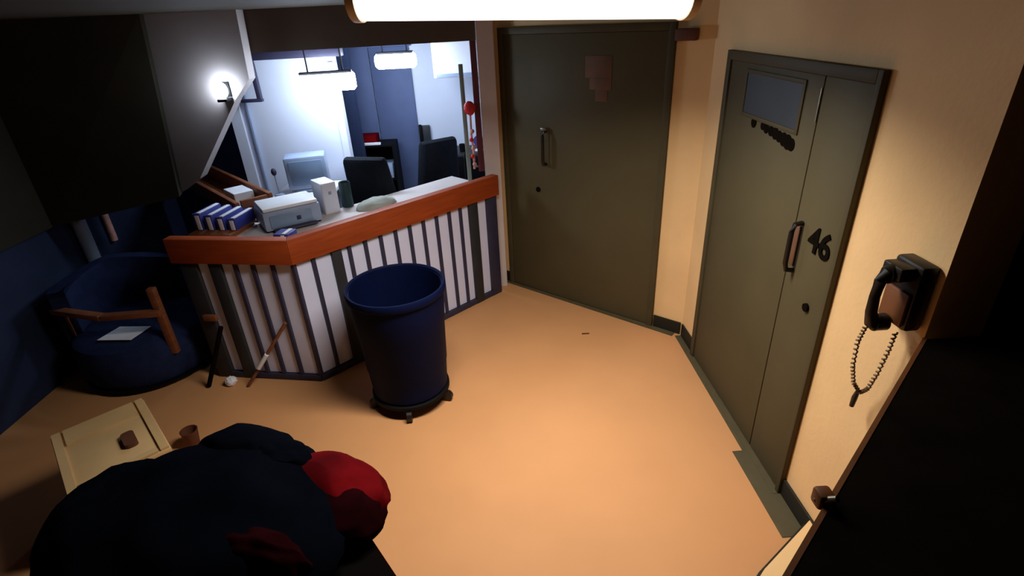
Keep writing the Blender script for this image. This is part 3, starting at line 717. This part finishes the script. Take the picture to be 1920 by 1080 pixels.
# ledge in front of the rack for the binders
LG = lambda t0, t1, o0, o1, z0, z1, bev=.004: face_box(dl, nl, t0, t1, o0, o1, z0, z1, None, bev)
obj('board', LG(.52, .84, -.49, -.16, 1.06, 1.08), M['wood2'], sh)
obj('foot', LG(.53, .57, -.47, -.18, 1.04, 1.06), M['wood2'], sh); obj('foot', LG(.78, .82, -.47, -.18, 1.04, 1.06), M['wood2'], sh)
names = ['leftmost', 'second from left', 'third from left', 'rightmost']
for i in range(4):
    t_ = .80 - i * .085
    bd_ = thing('binder', 'blue binder with a white spine, %s of the four standing on the shelf' % names[i], 'binder', face_pt(dl, nl, t_, -.35, 1.08), group='blue binders on the counter shelf')
    obj('cover', LG(t_ - .03, t_ + .03, -.48, -.24, 1.081, 1.20 - .012 * i), M['blue'], bd_)
    obj('spine', LG(t_ - .022, t_ + .008, -.24, -.234, 1.085, 1.19 - .012 * i, .001), M['paper'], bd_)
    obj('page_block', LG(t_ - .028, t_ + .0, -.47, -.25, 1.20 - .012 * i, 1.206 - .012 * i, .001), M['paper'], bd_)
bk2 = thing('blue_box', 'blue and white box on the worktop at the bend of the counter', 'box', face_pt(dl, nl, .17, -.13, 1.04))
obj('box', LG(.02, .13, -.17, -.06, 1.041, 1.125), M['blue'], bk2)
obj('label', LG(.05, .075, -.059, -.055, 1.045, 1.12, .001), M['paper'], bk2); obj('lid_stripe', LG(.045, .07, -.165, -.065, 1.125, 1.129, .001), M['paper'], bk2)
solo('red_box', LG(.70, .80, -.085, -.045, 1.041, 1.085), M['red'], 'small red box on the left end of the counter', 'box')

# shelving with red folder by the far recess
bc = thing('bookcase', 'dark bookcase with papers at the back of the office', 'bookcase', (-1.310, 5.850, 0))
obj('back', b_box(nb(), (-1.650, 6.000, 0), (-1.150, 6.020, 1.18)), M['black'], bc)
for x in (-1.650, -1.165): obj('side', b_box(nb(), (x, 5.720, 0), (x + .018, 6.000, 1.18)), M['black'], bc)
for z in (.05, .42, .80, 1.16): obj('shelf', b_box(nb(), (-1.630, 5.720, z), (-1.166, 6.000, z + .02)), M['black'], bc)
rf = nb(); b_box(rf, (-1.610, 5.760, 1.18), (-1.330, 5.960, 1.27), .006); solo('red_folder', rf, M['red_cloth'], 'red folder box on top of the dark bookcase', 'folder')
wpz = nb(); b_box(wpz, (-1.550, 5.725, 1.181), (-1.280, 5.755, 1.205), .002); solo('paper_stack', wpz, M['paper'], 'white papers in front of the red folder', 'papers')
for i, (x0, x1, z) in enumerate(((-1.620, -1.480, .82), (-1.450, -1.330, .82), (-1.310, -1.190, .82))):
    q = nb(); b_box(q, (x0, 5.730, z + .001), (x1, 5.960, z + .09 + .03 * i), .004)
    solo('document_tray', q, M[('green', 'beige_plastic', 'grey_plastic')[i]], ('green', 'beige', 'grey')[i] + ' document tray on the upper bookcase shelf', 'tray')
# dark filing cabinets
for i, x in enumerate((-.53, -.265)):
    fc = thing('filing_cabinet', ('left' if i == 0 else 'right') + ' dark filing cabinet of the pair before the white office wall', 'cabinet', (x, 5.93, 0), group='dark filing cabinets')
    obj('body', b_box(nb(), (x - .125, 5.70, 0), (x + .125, 6.16, 1.04), .006), M['post'], fc)
    for k_ in range(3):
        dw = obj('drawer', b_box(nb(), (x - .11, 5.68, .05 + k_ * .33), (x + .11, 5.699, .36 + k_ * .33), .004), M['black'], fc)
        obj('handle', b_box(nb(), (x - .04, 5.665, .24 + k_ * .33), (x + .04, 5.68, .26 + k_ * .33), .003), M['chrome'], dw)
fan = thing('desk_fan', 'small purple desk fan with white base on the right filing cabinet', 'fan', (-.25, 5.85, 1.04))
q = nb(); b_lathe(q, [(0, 0), (.05, 0), (.05, .012), (.012, .02), (.01, .06), (0, .06)], 24, (-.25, 5.85, 1.041)); obj('base', q, M['white'], fan)
q = nb(); b_tube(q, [(-.25, 5.85, 1.15), (-.25, 5.81, 1.15)], .055, 24); obj('cage', q, M['purple'], fan)
q = nb(); b_tube(q, [(-.25, 5.81, 1.15), (-.25, 5.80, 1.15)], .015, 14); obj('hub', q, M['white'], fan)
q = nb(); b_lathe(q, [(0, 0), (.03, 0), (.035, .08), (.03, .08), (.026, .01), (0, .01)], 20, (-.43, 5.84, 1.041)); solo('mug', q, M['black'], 'dark mug on the filing cabinets left of the fan', 'mug')
wph = thing('wall_intercom', 'dark intercom with a white shelf on the white office wall', 'intercom', (-.83, 6.15, 1.02))
obj('case', b_box(nb(), (-.90, 6.13, 1.05), (-.80, 6.198, 1.28), .008), M['post'], wph)
obj('handset', b_box(nb(), (-.915, 6.10, 1.09), (-.88, 6.13, 1.30), .01), M['black'], wph)
obj('shelf', b_box(nb(), (-.94, 6.06, 1.025), (-.76, 6.198, 1.045), .003), M['white'], wph)

# small litter on the floor
lt = nb(); b_box(lt, (.565, 3.66, .0), (.625, 3.675, .005), .001); solo('litter_strip', lt, M['brown'], 'tiny brown scrap lying on the tan floor', 'scrap')
